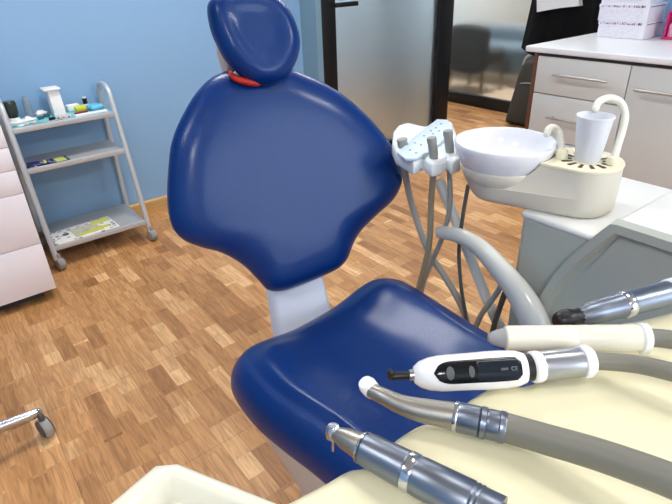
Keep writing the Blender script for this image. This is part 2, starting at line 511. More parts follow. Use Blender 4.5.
struct(box('wall_right', M['wall_blue'], 3.56, 4.24, -2.3, 2.18, 0, CEIL))
struct(box('wall_corridor', M['wall_slate'], 1.9, 7.5, 4.7, 4.8, 0, CEIL))
struct(box('wall_corridor_end', M['wall_slate'], 1.9, 2.0, 3.06, 4.7, 0, CEIL))
struct(box('wall_lobby', M['wall_beige'], 7.5, 7.6, 1.0, 6.0, 0, CEIL))
struct(box('wall_lobby_side', M['wall_beige'], 4.24, 7.5, .95, 1.05, 0, CEIL))
struct(finish('baseboard_back', prism_x_bm([(2.965, 0), (2.945, 0), (2.945, .076), (2.952, .083), (2.965, .083)], -1.8, 2.04), M['base'], smooth=False))

# frosted partition in line with the blue wall: black posts, top rail, pane
PY = 2.83
part = thing('glass_partition', 'frosted glass partition with black frame beside the blue wall', 'partition', (2.7, PY, 0))
part['kind'] = 'structure'
for nm, x0, x1 in (('post', 2.082, 2.19), ('post', 3.145, 3.295)):
    box(nm, M['black_frame'], x0, x1, PY - .035, PY + .035, 0, 2.3, .004, part)
box('rail', M['black_frame'], 2.18, 3.145, PY - .03, PY + .03, 0, .09, .003, part)
box('rail', M['black_frame'], 2.082, 3.295, PY - .03, PY + .03, 2.3, 2.38, .003, part)
box('pane', M['frost'], 2.18, 3.15, PY - .006, PY + .006, .09, 2.3, 0, part)
hd = box('handle', M['black'], 2.15, 2.335, PY - .085, PY - .062, 1.035, 1.062, .006, part)
struct(box('wall_over_partition', M['wall_white'], 2.04, 3.42, 2.8, 2.9, 2.38, CEIL))
struct(box('trim_1', M['armchair'], 3.47, 3.60, 3.6, 3.73, 0, CEIL))

GX = 4.28
gw = thing('glass_wall', 'frosted glass wall with black bottom rail across the corridor', 'partition', (GX, 3.2, 0))
gw['kind'] = 'structure'
box('pane', M['frost2'], GX - .006, GX + .006, 2.18, 4.7, .11, 2.4, 0, gw)
box('rail', M['black_frame'], GX - .03, GX + .03, 2.18, 4.7, 0, .105, .004, gw)
box('rail', M['black_frame'], GX - .03, GX + .03, 2.18, 4.7, 2.4, 2.5, .004, gw)

# blurred seats behind the glass wall
def lounge_chair():
    t = thing('armchair', 'dark charcoal armchair seen blurred through the corridor glass wall', 'armchair', (4.9, 3.8, 0))
    cushion('backrest', M['armchair'], [(-.25, .0), (.25, 0), (.26, .3), (.2, .44), (-.2, .44), (-.26, .3)], (4.72, 3.80, .23), (0, -1, 0), (.1, 0, 1), .12, t, lambda u, v, s: .01)
    box('seat', M['armchair'], 4.76, 5.12, 3.56, 4.04, .28, .44, .05, t, 3)
    for sx in (4.74, 5.08):
        for sy in (3.58, 4.01):
            tube('leg', M['chair_leg'], [(sx, sy, .3), (sx, sy, .0)], .016, t, smooth_n=1, round_ends=False)
lounge_chair()
t = thing('sofa', 'blue-grey sofa seen blurred through the corridor glass beside the charcoal armchair', 'sofa', (5.5, 3.6, 0))
box('backrest', M['sofa'], 5.62, 5.80, 2.9, 4.62, .2, .58, .06, t, 3)
box('seat', M['sofa'], 5.25, 5.70, 2.9, 4.60, .12, .42, .05, t, 3)
for sx in (5.32, 5.74):
    for sy in (2.96, 4.54):
        tube('leg', M['chair_leg'], [(sx, sy, .16), (sx, sy, 0)], .02, t, smooth_n=1, round_ends=False)

# ------------------------------------------------------------------ ceiling lamps
def lamp(x, y, w, label, sx=.45, sy=.45, col=(1, .975, .94)):
    t = thing('ceiling_lamp', label, 'lamp', (x, y, CEIL), 'square ceiling lamps')
    box('frame', M['white_metal'], x - sx / 2 - .02, x + sx / 2 + .02, y - sy / 2 - .02, y + sy / 2 + .02, CEIL - .03, CEIL - .001, .004, t)
    box('diffuser', M['lamp'], x - sx / 2, x + sx / 2, y - sy / 2, y + sy / 2, CEIL - .036, CEIL - .028, 0, t)
    li = bpy.data.lights.new('lamp_light', 'AREA'); li.shape = 'RECTANGLE'; li.size = sx; li.size_y = sy
    li.energy = w; li.color = col
    lo = bpy.data.objects.new('lamp_light', li); C.objects.link(lo); lo.location = (x, y, CEIL - .045)
lamp(-1.0, .7, 14, 'square ceiling lamp nearest the left wall')
lamp(.85, 1.98, 34, 'added square ceiling lamp above the dental chair back', .6, .6)  # unseen lamp, added to give the seat its highlights
lamp(3.1, 2.4, 26, 'square ceiling lamp nearest the frosted partition')
lamp(-.9, -1.3, 40, 'square ceiling lamp behind the side tray')
lamp(1.9, -1.2, 38, 'square ceiling lamp nearest the added window')
lamp(1.05, .3, 6, 'added square ceiling lamp above the instrument table')  # unseen, added for the headrest highlight in place of an operating light
lamp(3.2, 3.95, 50, 'square ceiling lamp in the corridor')
lamp(5.6, 3.6, 110, 'square ceiling lamp above the waiting area')

# ------------------------------------------------------------------ drawer unit (left)
DY, DX = 2.33, .208
t = thing('drawer_cabinet', 'white four-drawer cabinet at the left edge beside the trolley', 'cabinet', (0, 2.55, 0))
box('body', M['gap'], -.27, DX - .004, DY + .016, 2.80, .045, .775, 0, t)
box('side_panel', M['drawer'], DX - .016, DX, DY + .018, 2.80, .045, .775, .001, t)
box('top_panel', M['drawer'], -.275, DX, DY, 2.80, .775, .793, .002, t)
box('plinth', M['gap'], -.25, DX - .05, DY + .06, 2.78, 0, .046, 0, t)
zs = [.048, .272, .499, .596, .686, .773]
for i, (a, b) in enumerate(zip(zs, zs[1:])):
    box('drawer', M['drawer'], -.275, DX, DY, DY + .018, a + .0025, b, .001, t)

# ------------------------------------------------------------------ trolley
XL, XR = .272, .738
t = thing('trolley', 'silver three-shelf trolley on casters against the blue wall', 'trolley', (.5, 2.77, 0))
fr = None
for x in (XL, XR):
    pts = [(x, 2.603, .06), (x, 2.66, .32), (x, 2.72, .60), (x, 2.742, .69), (x, 2.756, .742), (x, 2.785, .772), (x, 2.835, .783), (x, 2.89, .778), (x, 2.925, .752), (x, 2.935, .70), (x, 2.936, .4), (x, 2.938, .06)]
    tube('side_frame', M['cart'], pts, .0125, t, sides=14, smooth_n=7)
for zf, yf, yb in ((.655, 2.733, 2.945), (.475, 2.693, 2.93), (.105, 2.617, 2.932)):
    sh = box('shelf', M['shelf'], XL + .006, XR - .006, yf, yb, zf, zf + .006, .001, t)
    box('front_lip', M['cart'], XL + .01, XR - .01, yf - .006, yf + .006, zf - .012, zf + .013, .003, sh)
def caster(name, x, y, parent, body, wheel, rad=.031):
    c = finish(name, lathe_bm([(.001, -.012), (rad * .92, -.012), (rad, -.007), (rad, .007), (rad * .92, .012), (.001, .012)], (x, y, rad), (1, .25, 0), 24), wheel, parent)
    c2 = tube('fork', body, [(x, y, rad * 2 + .016), (x, y, rad * 2 - .006)], .009, c, smooth_n=1, sides=10)
    bm = lathe_bm([(.001, -.0165), (rad * .82, -.0165), (rad * .9, -.0125), (rad * .3, -.0125)], (x, y, rad + .002), (1, .25, 0), 20)
    lathe_bm([(rad * .3, .0125), (rad * .9, .0125), (rad * .82, .0165), (.001, .0165)], (x, y, rad + .002), (1, .25, 0), 20, bm)
    finish('hub_cover', bm, body, c)
    return c
for x, y in ((XL + .012, 2.597), (XR + .004, 2.597), (XL, 2.925), (XR, 2.925)):
    caster('caster', x, y, t, M['caster'], M['caster'])

# things on the trolley's top shelf: shelf top z = .661
TZ = .6615
o = finish('paper_sheet', prism_bm([(.288, 2.741), (.722, 2.741), (.724, 2.94), (.290, 2.94)], TZ, TZ + .003), M['teal'])
tag(o, 'teal paper sheet lining the top shelf of the trolley', 'paper')
TZ += .0032
t = thing('glass_jar', 'dark glass jar with pale base standing on the left of the trolley top', 'jar', (.318, 2.875, TZ))
lathe('base', M['paper'], [(.0, 0), (.026, 0), (.026, .016), (.02, .022), (.0, .022)], (.318, 2.875, TZ), None, t)
lathe('body', M['dark_glass'], [(.0, .022), (.021, .022), (.027, .045), (.028, .085), (.024, .098), (.0, .1)], (.318, 2.875, TZ), None, t)
o = lathe('clear_tube', M['clear'], [(.0, 0), (.017, 0), (.018, .085), (.014, .092), (.010, .105), (.0, .106)], (.39, 2.89, TZ)); tag(o, 'clear grey plastic tube standing on the trolley next to the dark jar', 'tube')
t = thing('paper_dispenser', 'tall white dispenser box leaning at the middle of the trolley top', 'dispenser', (.51, 2.885, TZ))
bm = prism_x_bm([(2.845, TZ), (2.925, TZ), (2.93, TZ + .118), (2.87, TZ + .118)], .488, .541, .003)
finish('body', bm, M['paper'], t)
box('top_flap', M['paper'], .470, .546, 2.85, 2.94, TZ + .1185, TZ + .1265, .002, t)
t = thing('nail_bottle', 'small black-capped bottle with white neck at the right of the trolley top', 'bottle', (.655, 2.92, TZ))
lathe('body', M['paper'], [(.0, 0), (.015, 0), (.016, .012), (.011, .022), (.0, .022)], (.655, 2.92, TZ), None, t)
lathe('cap', M['black'], [(.0, .022), (.011, .022), (.011, .05), (.0, .05)], (.655, 2.92, TZ), None, t)
lathe('top_dot', M['paper'], [(.0, .05), (.009, .05), (.009, .056), (.0, .056)], (.655, 2.92, TZ), None, t)
o = finish('pouch', rot_bm(box_bm(.645, .715, 2.82, 2.89, TZ, TZ + .026, .012, 3), .3, .68, 2.85), M['blue_pouch']); tag(o, 'soft light-blue pouch on the trolley top beside the yellow capsule', 'pouch')
o = lathe('capsule', M['yellow'], [(.0, -.028), (.012, -.026), (.016, -.01), (.016, .012), (.01, .026), (.0, .028)], (.612, 2.855, TZ + .0165), (1, .2, 0)); tag(o, 'yellow plastic capsule lying on the trolley top', 'capsule')
o = lathe('pen', M['dark_red'], [(.0, -.035), (.006, -.03), (.0065, .03), (.0, .034)], (.60, 2.808, TZ + .0067), (1, .15, 0)); tag(o, 'dark red pen lying near the front of the trolley top', 'pen')
o = finish('tray_box', rot_bm(box_bm(.555, .71, 2.752, 2.785, TZ, TZ + .008, .003), .05, .63, 2.768), M['paper']); tag(o, 'long white box along the front right of the trolley top', 'box')
o = finish('blister_pack', rot_bm(box_bm(.485, .548, 2.772, 2.822, TZ, TZ + .009, .002), -.2, .515, 2.795), M['pack_print']); tag(o, 'striped red and white blister pack in front of the white dispenser', 'blister pack')
o = finish('spatula', rot_bm(box_bm(.335, .50, 2.748, 2.762, TZ, TZ + .005, .002), .03, .42, 2.755), M['steel']); tag(o, 'flat grey metal spatula along the front left of the trolley top', 'spatula')
o = finish('cotton_box', rot_bm(box_bm(.56, .62, 2.89, 2.93, TZ, TZ + .032, .006), .1, .59, 2.91), M['paper']); tag(o, 'low cream white box behind the yellow capsule on the trolley', 'box')
wipes = ((.365, 2.80, .2, 'crumpled white wipe below the clear tube on the trolley'), (.44, 2.905, .5, 'crumpled white wipe between the clear tube and the dispenser'), (.315, 2.785, -.4, 'crumpled white wipe at the front left corner of the trolley'))
for wx, wy, wa, lab in wipes:
    bm = bmesh.new(); bmesh.ops.create_icosphere(bm, subdivisions=3, radius=.03)
    for v in bm.verts:
        k = 1 + .25 * math.sin(v.co.x * 190 + wa * 9) * math.cos(v.co.y * 170) + .15 * math.sin(v.co.z * 240)
        v.co = Vector((v.co.x * k * 1.0, v.co.y * k * .8, max(-.012, v.co.z * .55 * k)))
    rot_bm(bm, wa, 0, 0); bmesh.ops.translate(bm, verts=bm.verts, vec=(wx, wy, TZ + .0125))
    tag(finish('wipe', bm, M['paper']), lab, 'wipe', 'wipes on the trolley')
for kx, ky, ka, lab in ((.425, 2.84, .5, 'small slate-blue clip left of the dispenser on the trolley'), (.455, 2.862, -.6, 'small slate-blue clip touching the dispenser foot on the trolley')):
    o = finish('clip', rot_bm(box_bm(kx - .014, kx + .014, ky - .006, ky + .006, TZ, TZ + .016, .003), ka, kx, ky), M['ink']); tag(o, lab, 'clip', 'clips on the trolley')
o = finish('clamp', rot_bm(box_bm(.448, .476, 2.775, 2.792, TZ, TZ + .013, .004), .2, .46, 2.783), M['black']); tag(o, 'small black clamp at the middle front of the trolley top', 'clamp')

# middle shelf leaflets
MZ = .4815
def leaflet(x0, x1, y0, y1, ang, z, label, lime):
    t = thing('leaflet', label, 'leaflet', ((x0 + x1) / 2, (y0 + y1) / 2, z), 'navy leaflets')
    finish('cover', rot_bm(box_bm(x0, x1, y0, y1, z, z + .004), ang, (x0 + x1) / 2, (y0 + y1) / 2), M['navy_print'], t)
    finish('corner_print', rot_bm(box_bm(x1 - lime, x1 - .012, y0 + .012, y1 - .01, z + .004, z + .0046), ang, (x0 + x1) / 2, (y0 + y1) / 2), M['lime'], t)
leaflet(.283, .475, 2.700, 2.79, .08, MZ, 'navy leaflet with lime print lying lower on the middle trolley shelf', .06)
leaflet(.293, .39, 2.712, 2.785, -.12, MZ + .0048, 'smaller navy leaflet lying on top of the other on the middle shelf', .025)
# bottom shelf magazine
BZ = .1115
t = thing('magazine', 'white magazine with yellow-green cover photo on the bottom trolley shelf', 'magazine', (.45, 2.68, BZ))
mg = finish('cover', rot_bm(box_bm(.292, .60, 2.632, 2.80, BZ, BZ + .006, .001), .06, .45, 2.70), M['mag_print'], t)
finish('photo', rot_bm(box_bm(.39, .52, 2.65, 2.765, BZ + .006, BZ + .0066), .06, .45, 2.70), M['mag_photo'], t)
finish('green_panel', rot_bm(box_bm(.50, .59, 2.735, 2.79, BZ + .0067, BZ + .0072), .06, .45, 2.70), M['lime'], t)
finish('yellow_panel', rot_bm(prism_bm([(.40, 2.645), (.56, 2.665), (.565, 2.695), (.50, 2.69), (.40, 2.662)], BZ + .0067, BZ + .0072), .06, .45, 2.70), M['yellow'], t)
finish('emblem', lathe_bm([(.0, 0), (.016, 0), (.016, .0006), (0, .0006)], (.36, 2.72, BZ + .0062), None, 20), M['ink'], t)

# ------------------------------------------------------------------ stool at the lower left
SX, SY = -.31, 1.49
t = thing('stool', 'chrome five-star stool base with grey caster at the left edge', 'stool', (SX, SY, 0))
for k in range(5):
    a = math.radians(4 + 72 * k)
    ex, ey = SX + .285 * math.cos(a), SY + .285 * math.sin(a)
    lg = tube('leg', M['chrome'], [(SX + .03 * math.cos(a), SY + .03 * math.sin(a), .125), (SX + .15 * math.cos(a), SY + .15 * math.sin(a), .106), (ex, ey, .088)], [.022, .019, .016], t, smooth_n=4, squash=.75)
    caster('caster', ex + .006, ey - .012, t, M['caster_dark'], M['caster'], .033)
lathe('gas_column', M['chrome'], [(.03, .07), (.03, .2), (.02, .2), (.02, .44), (.001, .44)], (SX, SY, 0), None, t)
lathe('seat', M['vinyl'], [(.001, .44), (.15, .44), (.17, .455), (.175, .48), (.165, .505), (.13, .515), (.001, .517)], (SX, SY, 0), None, t)

# ------------------------------------------------------------------ dental chair
ch = thing('dental_chair', 'reclining blue vinyl dental chair with headrest in the middle', 'dental chair', (.63, .6, 0))
BU, BV, BO = (0.9781, -0.2079, 0.0000), (0.0687, 0.3231, 0.9439), (0.6400, 1.0000, 0.5400)
back_out = [(-0.0232, 0.5376), (0.0648, 0.5237), (0.1144, 0.5013), (0.1772, 0.4642), (0.2274, 0.4221), (0.2771, 0.3654), (0.3140, 0.3114), (0.3399, 0.2603), (0.3483, 0.2169), (0.3375, 0.1765), (0.3046, 0.1405), (0.2472, 0.1100), (0.1905, 0.0776), (0.1594, 0.0455), (0.1378, 0.0141), (0.1064, -0.0061), (0.0505, -0.0166), (-0.0088, -0.0227), (-0.0599, -0.0249), (-0.0957, -0.0122), (-0.1156, 0.0201), (-0.1448, 0.0673), (-0.1891, 0.1095), (-0.2374, 0.1365), (-0.2739, 0.1650), (-0.2902, 0.2052), (-0.2861, 0.2617), (-0.2680, 0.3288), (-0.2435, 0.3942), (-0.1989, 0.4566), (-0.1536, 0.5011), (-0.1045, 0.5277)]
BC = Vector((.02, .26))
def back_front(u, v, s):
    e = smooth01(s / .35)
    r = math.hypot((u - .02) / .30, (v - .26) / .27)
    return -.007 * smooth01(s / .9)
bk = cushion('backrest', M['vinyl'], back_out, BO, BU, BV, .085, ch, back_front, n=4, rim=.075, rings_in=24)
HU, HV, HO = (0.9781, -0.2079, 0.0000), (0.0739, 0.3475, 0.9348), (0.6620, 1.1153, 1.0352)
head_out = [(-0.1078, 0.1512), (-0.1100, 0.1127), (-0.1044, 0.0774), (-0.0920, 0.0410), (-0.0649, 0.0046), (-0.0340, -0.0194), (0.0067, -0.0265), (0.0515, -0.0083), (0.0828, 0.0283), (0.0969, 0.0690), (0.0916, 0.1156), (0.0719, 0.1533), (0.0350, 0.1778), (-0.0231, 0.1874), (-0.0707, 0.1834), (-0.0962, 0.1719)]
cushion('headrest', M['vinyl'], head_out, HO, HU, HV, .075, ch, lambda u, v, s: -.005 * smooth01(s / .5), n=5, rim=.034, rings_in=14)
hx = Vector(HO)
tube('headrest_bracket', M['shell'], [hx + Vector(HU) * -.075 + Vector((.02, .075, .05)), hx + Vector(HU) * -.06 + Vector((.02, .085, -.0)), hx + Vector(HU) * -.02 + Vector((.02, .09, -.07))], .022, ch)
tube('red_gaiter', M['red'], [(0.5973, 1.1791, 1.0455), (0.5855, 1.1402, 1.0357), (0.6008, 1.1229, 1.0267), (0.6317, 1.1136, 1.0189), (0.6728, 1.1315, 1.0177)], [.004, .007, .008, .008, .006], ch, sides=12)

seat_out = [(.345, .87), (.395, .918), (.47, .935), (.56, .936), (.68, .945), (.78, .955), (.85, .945), (.893, .905), (.905, .84), (.905, .72), (.90, .6), (.895, .4), (.89, .2), (.86, .13), (.74, .10), (.52, .10), (.40, .13), (.375, .2), (.37, .4), (.358, .55), (.340, .66), (.331, .76)]
SXc = .62
def seat_front(u, v, s):
    d = abs(u - SXc)
    bol = smooth01((d - .05) / .165) * (.45 + .55 * smooth01(s / .12))
    drop = smooth01((v - .80) / .14) * (1 - smooth01((d - .10) / .14))
    rb = math.exp(-(((u - .80) / .09) ** 2 + ((v - .87) / .08) ** 2))
    return -.012 * smooth01(s / .6) + .032 * bol - .012 * drop + .010 * rb
cushion('seat', M['vinyl'], seat_out, (0, 0, .42), (1, 0, 0), (0, 1, 0), .115, ch, seat_front, n=5, rim=.055, rings_in=24)
# shell under the seat
finish('seat_shell', prism_x_bm([(.915, .378), (.15, .378), (.12, .30), (.12, .10), (.40, .16), (.62, .235), (.80, .29), (.90, .325)], .378, .87, .012, 3), M['shell'], ch)
finish('base_column', box_bm(.46, .80, .2, .72, .06, .30, .04, 3), M['shell'], ch)
finish('foot_plate', box_bm(.45, .83, .1, .80, 0, .065, .02, 3), M['shell'], ch)
# bracket between seat and backrest
bm = bmesh.new()
secs = [(.545, .71, .965, .33), (.548, .708, .995, .40), (.556, .705, 1.012, .455), (.563, .706, 1.03, .51), (.566, .712, 1.05, .56), (.568, .716, 1.075, .64)]
prev = None
for x0, x1, y, z in secs:
    yy = y
    ring = []
    for (x, dy) in ((x0, .0), (x0 + .012, -.012), (x1 - .012, -.045), (x1, -.035), (x1, -.005), (x0, .03)):
        ring.append(bm.verts.new((x, yy + dy, z)))
    if prev:
        for k in range(6):
            bm.faces.new((prev[k], prev[(k + 1) % 6], ring[(k + 1) % 6], ring[k]))
    else:
        bm.faces.new(ring)
    prev = ring
bm.faces.new(list(reversed(prev)))
finish('back_bracket', bm, M['bracket'], ch, angle=50)
# armrest
ar = [(.925, 0.7830, 0.6532), (.925, 0.7198, 0.6656), (.925, 0.6588, 0.6567), (.925, 0.6042, 0.6286), (.925, 0.5478, 0.5928), (.925, 0.5107, 0.5546), (.925, 0.4828, 0.5090), (.925, 0.4595, 0.4311)]
tube('armrest', M['armrest'], ar, [.0125, .015, .0175, .0205, .024, .0275, .0285, .0285], ch, sides=24, squash=1.32, up=(1, 0, 0))

# ------------------------------------------------------------------ dental unit
un = thing('dental_unit', 'pale grey dental unit with spittoon column and framed side panel', 'dental unit', (1.15, .3, 0))
finish('column', prism_bm([(.985, .60), (.985, .405), (1.35, .405), (1.35, .60)], 0, .745, .014, 3), M['unit_grey'], un)
finish('column_top', prism_bm([(.982, .603), (.982, .40), (1.35, .40), (1.35, .603)], .737, .7545, .008, 3), M['unit_white'], un)
finish('body', box_bm(.985, 1.55, -.5, .396, 0, .803, .010, 3), M['unit_white'], un)
outer = [(-.5, .805)] + [(.385, .805), (.397, .802), (.410, .785), (.428, .758), (.450, .724), (.469, .691), (.492, .642), (.511, .582), (.524, .52), (.532, .45), (.534, .36), (.534, .02), (-.5, .02)]
def shrink(poly, w):
    out = []
    n = len(poly)
    area = sum(poly[i - 1][0] * poly[i][1] - poly[i][0] * poly[i - 1][1] for i in range(n))
    if area > 0: w = -w
    for i, p in enumerate(poly):
        a, b, c = Vector(poly[i - 1]), Vector(p), Vector(poly[(i + 1) % n])
        d1 = (b - a).normalized(); d2 = (c - b).normalized()
        n1 = Vector((d1.y, -d1.x)); n2 = Vector((d2.y, -d2.x))
        m = (n1 + n2).normalized(); k = w / max(.35, m.dot(n1))
        out.append((b.x + m.x * k, b.y + m.y * k))
    return out
inner = shrink(outer, .020)
inner2 = shrink(outer, .030)
bm = bmesh.new()
def ringx(poly, x): return [bm.verts.new((x, p[0], p[1])) for p in poly]
r0 = ringx(outer, .985); r1 = ringx(shrink(outer, .002), .960); r2 = ringx(inner, .960); r3 = ringx(inner2, .976)
for a, b in ((r0, r1), (r1, r2), (r2, r3)):
    for k in range(len(a)):
        bm.faces.new((a[k], a[(k + 1) % len(a)], b[(k + 1) % len(b)], b[k]))
finish('side_panel', bm, M['unit_grey'], un, angle=30)
bm = bmesh.new(); bm.faces.new([bm.verts.new((.9765, p[0], p[1])) for p in inner2]); r = bmesh.ops.extrude_face_region(bm, geom=bm.faces[:]); bmesh.ops.translate(bm, verts=[e for e in r['geom'] if isinstance(e, bmesh.types.BMVert)], vec=(.012, 0, 0))
finish('panel_inset', bm, M['unit_grey'], un, smooth=False)

# spittoon: bowl, cradle, drum, spouts
Bc = Vector((1.0252, 0.6942, 0.0000)); Dc = Vector((1.090, .534, 0))
ZR = .888
ZP = .866
def bowl_r(z):
    h = (ZR - z)
    tbl = [(0, .1135), (.012, .1125), (.03, .1075), (.05, .096), (.070, .079), (.084, .055), (.088, .0)]
    for (h0, a), (h1, b) in zip(tbl, tbl[1:]):
        if h <= h1: return a + (b - a) * (h - h0) / (h1 - h0)
    return 0
prof = [(0, ZR - .088), (.055, ZR - .084), (.079, ZR - .070), (.096, ZR - .05), (.1075, ZR - .03), (.1125, ZR - .012), (.1135, ZR - .003), (.1122, ZR), (.1085, ZR), (.1065, ZR - .004), (.103, ZR - .02), (.096, ZR - .036), (.083, ZR - .054), (.06, ZR - .067), (.02, ZR - .074), (0, ZR - .075)]
bowl = lathe('spittoon_bowl', M['ceramic'], prof, (Bc.x, Bc.y, 0), None, un, 64, 60)
lathe('drain', M['steel'], [(0, 0), (.014, 0), (.014, .003), (0, .003)], (Bc.x, Bc.y, ZR - .0755), None, bowl, 20)
def hull(rb, rd, rc, N=26):
    """outline of the hull of a circle at the bowl and one at the drum, minus a circle rc at the bowl"""
    ax = (Dc - Bc); ax.z = 0; d = ax.length; ax.normalize(); pn = Vector((-ax.y, ax.x, 0))
    s = (rb - rd) / d; ca = math.sqrt(1 - s * s)
    # local coordinates: p = along, q = across
    def side(p): return ((rb - s * p) / ca)      # tangent line's offset (approx. along axis)
    out = []
    pd0 = d + rd * s
    angs = math.acos(s)
    # drum arc from +q to -q
    arc = [(d + rd * math.cos(a), rd * math.sin(a)) for a in [angs - 2 * angs * k / N for k in range(N + 1)]]
    if rc <= 0:
        arc2 = [(rb * math.cos(a), rb * math.sin(a)) for a in [-angs - (2 * PI - 2 * angs) * k / N for k in range(N + 1)]]
    else:
        lo, hi = 0.0, d
        for _ in range(50):
            mid = (lo + hi) / 2
            if math.hypot(mid, side(mid)) < rc: lo = mid
            else: hi = mid
        p0 = hi if rc > rb * .98 else 0.0
        q0 = side(p0) if rc > rb * .98 else rb
        a0 = math.atan2(q0, p0)
        arc2 = [(max(rc, math.hypot(p0, q0) if abs(k - N / 2) > N * .49 else rc) * math.cos(a), max(rc, math.hypot(p0, q0) if abs(k - N / 2) > N * .49 else rc) * math.sin(a)) for k, a in [(k, -a0 + 2 * a0 * k / N) for k in range(N + 1)]]
    return [Bc.xy + ax.xy * p + pn.xy * q for p, q in arc + arc2]
def loft(levels):
    bm = bmesh.new(); prev = None
    for poly, z in levels:
        ring = [bm.verts.new((p[0], p[1], z)) for p in poly]
        if prev:
            n = len(ring)
            for k in range(n): bm.faces.new((prev[k], prev[(k + 1) % n], ring[(k + 1) % n], ring[k]))
        else: bm.faces.new(list(reversed(ring)))
        prev = ring
    bm.faces.new(prev); return bm
low = [(hull(.058, .068, 0), .7555), (hull(.064, .0755, 0), .762), (hull(.074, .0775, 0), .780), (hull(.084, .078, 0), .801)]
cr = finish('bowl_cradle', loft(low), M['unit_cream'], un, angle=50)
lathe('cradle_rim', M['unit_cream'], [(.079, .798), (.0845, .8005), (.0965, .832), (.0955, .834), (.093, .834), (.08, .80)], (Bc.x, Bc.y, 0), None, cr, 64, 50)
lv = []
for k in range(8):
    z = .798 + (ZP - .006 - .798) * k / 7
    lv.append((hull(.084 - .044 * k / 7, .078, bowl_r(z) + .0035), z))
finish('spittoon_housing', loft(lv), M['unit_cream'], un, angle=50)
pl = loft([(hull(.040, .079, .1115), ZP - .0065), (hull(.040, .080, .112), ZP - .003), (hull(.039, .078, .1125), ZP)])
plate = finish('cup_platform', pl, M['cream_plate'], un, angle=50)
cupx, cupy = 1.083, .525
for k in range(13):
    a = 2 * PI * k / 13
    bm = prism_bm([(.031, -.0028), (.052, -.0046), (.054, 0), (.052, .0046), (.031, .0028)], ZP + .0002, ZP + .001)
    rot_bm(bm, a, 0, 0); bmesh.ops.translate(bm, verts=bm.verts, vec=(cupx, cupy, 0))
    finish('drain_slot', bm, M['slot'], plate, smooth=False)
lathe('grate_disc', M['cream_plate'], [(.03, 0), (.03, .0016), (.0, .0016)], (cupx, cupy, ZP), None, plate, 32)
filler = [(1.0993, 0.4777, 0.8620), (1.1197, 0.4846, 0.8949), (1.1431, 0.4918, 0.9314), (1.1558, 0.4997, 0.9572), (1.1556, 0.5152, 0.9797), (1.1402, 0.5325, 0.9879), (1.1209, 0.5425, 0.9813), (1.1096, 0.5425, 0.9687)]
tube('cup_filler', M['tube_cream'], filler, .0078, un, sides=16)
lathe('filler_socket', M['cream_plate'], [(.014, 0), (.014, .010), (.009, .016), (.0, .016)], (filler[0][0], filler[0][1], ZP - .001), None, un, 24)
spout = [(1.0598, 0.5705, 0.8620), (1.0682, 0.5799, 0.8851), (1.0735, 0.5890, 0.9044), (1.0749, 0.5972, 0.9180), (1.0688, 0.6067, 0.9251), (1.0597, 0.6112, 0.9216), (1.0539, 0.6097, 0.9131)]
tube('bowl_spout', M['tube_cream'], spout, .0078, un, sides=16)
lathe('spout_socket', M['cream_plate'], [(.013, 0), (.012, .018), (.009, .022), (.0, .022)], (spout[0][0], spout[0][1], ZP - .001), None, un, 24)
# cup
CZ = ZP + .0017
cp = [(0, 0), (.024, 0), (.0255, .002), (.0355, .092), (.0375, .093), (.0375, .0955), (.0355, .096), (.0343, .0945), (.0245, .003), (0, .0025)]
o = lathe('plastic_cup', M['cup'], cp, (cupx, cupy, CZ), None, None, 48, 50)
tag(o, 'translucent white plastic cup standing on the spittoon platform', 'cup')

# ------------------------------------------------------------------ assistant instrument holder and hoses
hp = thing('instrument_holder', 'white suction holder with pale blue keypad on a slanted pole', 'instrument holder', (1.05, .95, .8))
body = [(0.9544, 0.9928), (0.9084, 0.9298), (0.8854, 0.8440), (0.9280, 0.8549), (0.9183, 0.8326), (0.9054, 0.8044), (0.9384, 0.8027), (0.9704, 0.8134), (0.9498, 0.7814), (0.9877, 0.7858), (1.0568, 0.8536), (1.1604, 0.9485), (1.2351, 1.0275), (1.2280, 1.0687), (1.1587, 1.0415), (1.1365, 1.0486), (1.1359, 1.1137), (1.0914, 1.1109), (1.0365, 1.0748)]
finish('holder_body', prism_bm(body, .795, .832, .008, 3), M['holder'], hp)
pad = [(0.8730, 0.8624), (0.8918, 0.8440), (0.9459, 0.8556), (1.0226, 0.8852), (1.1142, 0.9240), (1.1784, 0.9757), (1.2149, 1.0262), (1.1969, 1.0533), (1.1193, 1.0212), (0.9872, 0.9585), (0.8917, 0.9091)]
pd = finish('keypad', prism_bm(pad, .8325, .8405, .003, 2), M['membrane'], hp)
for (kx, ky) in [(0.9260, 0.8979), (0.9193, 0.8707), (0.9772, 0.9305), (0.9756, 0.9076), (1.0401, 0.9580), (1.0891, 0.9779), (1.1214, 0.9887), (1.1630, 1.0072), (1.0711, 0.9539), (1.1044, 0.9622)]:
    finish('key', lathe_bm([(0, 0), (.0034, 0), (.0034, .0008), (0, .0008)], (kx, ky, .8405), None, 12), M['ink'], pd)
tube('support_pole', M['pole'], [(1.0300, 0.8831, 0.7289), (1.0300, 0.7949, 0.6017), (1.0300, 0.6541, 0.3946), (1.03, .603, .40)], .0138, hp, smooth_n=3, sides=18)

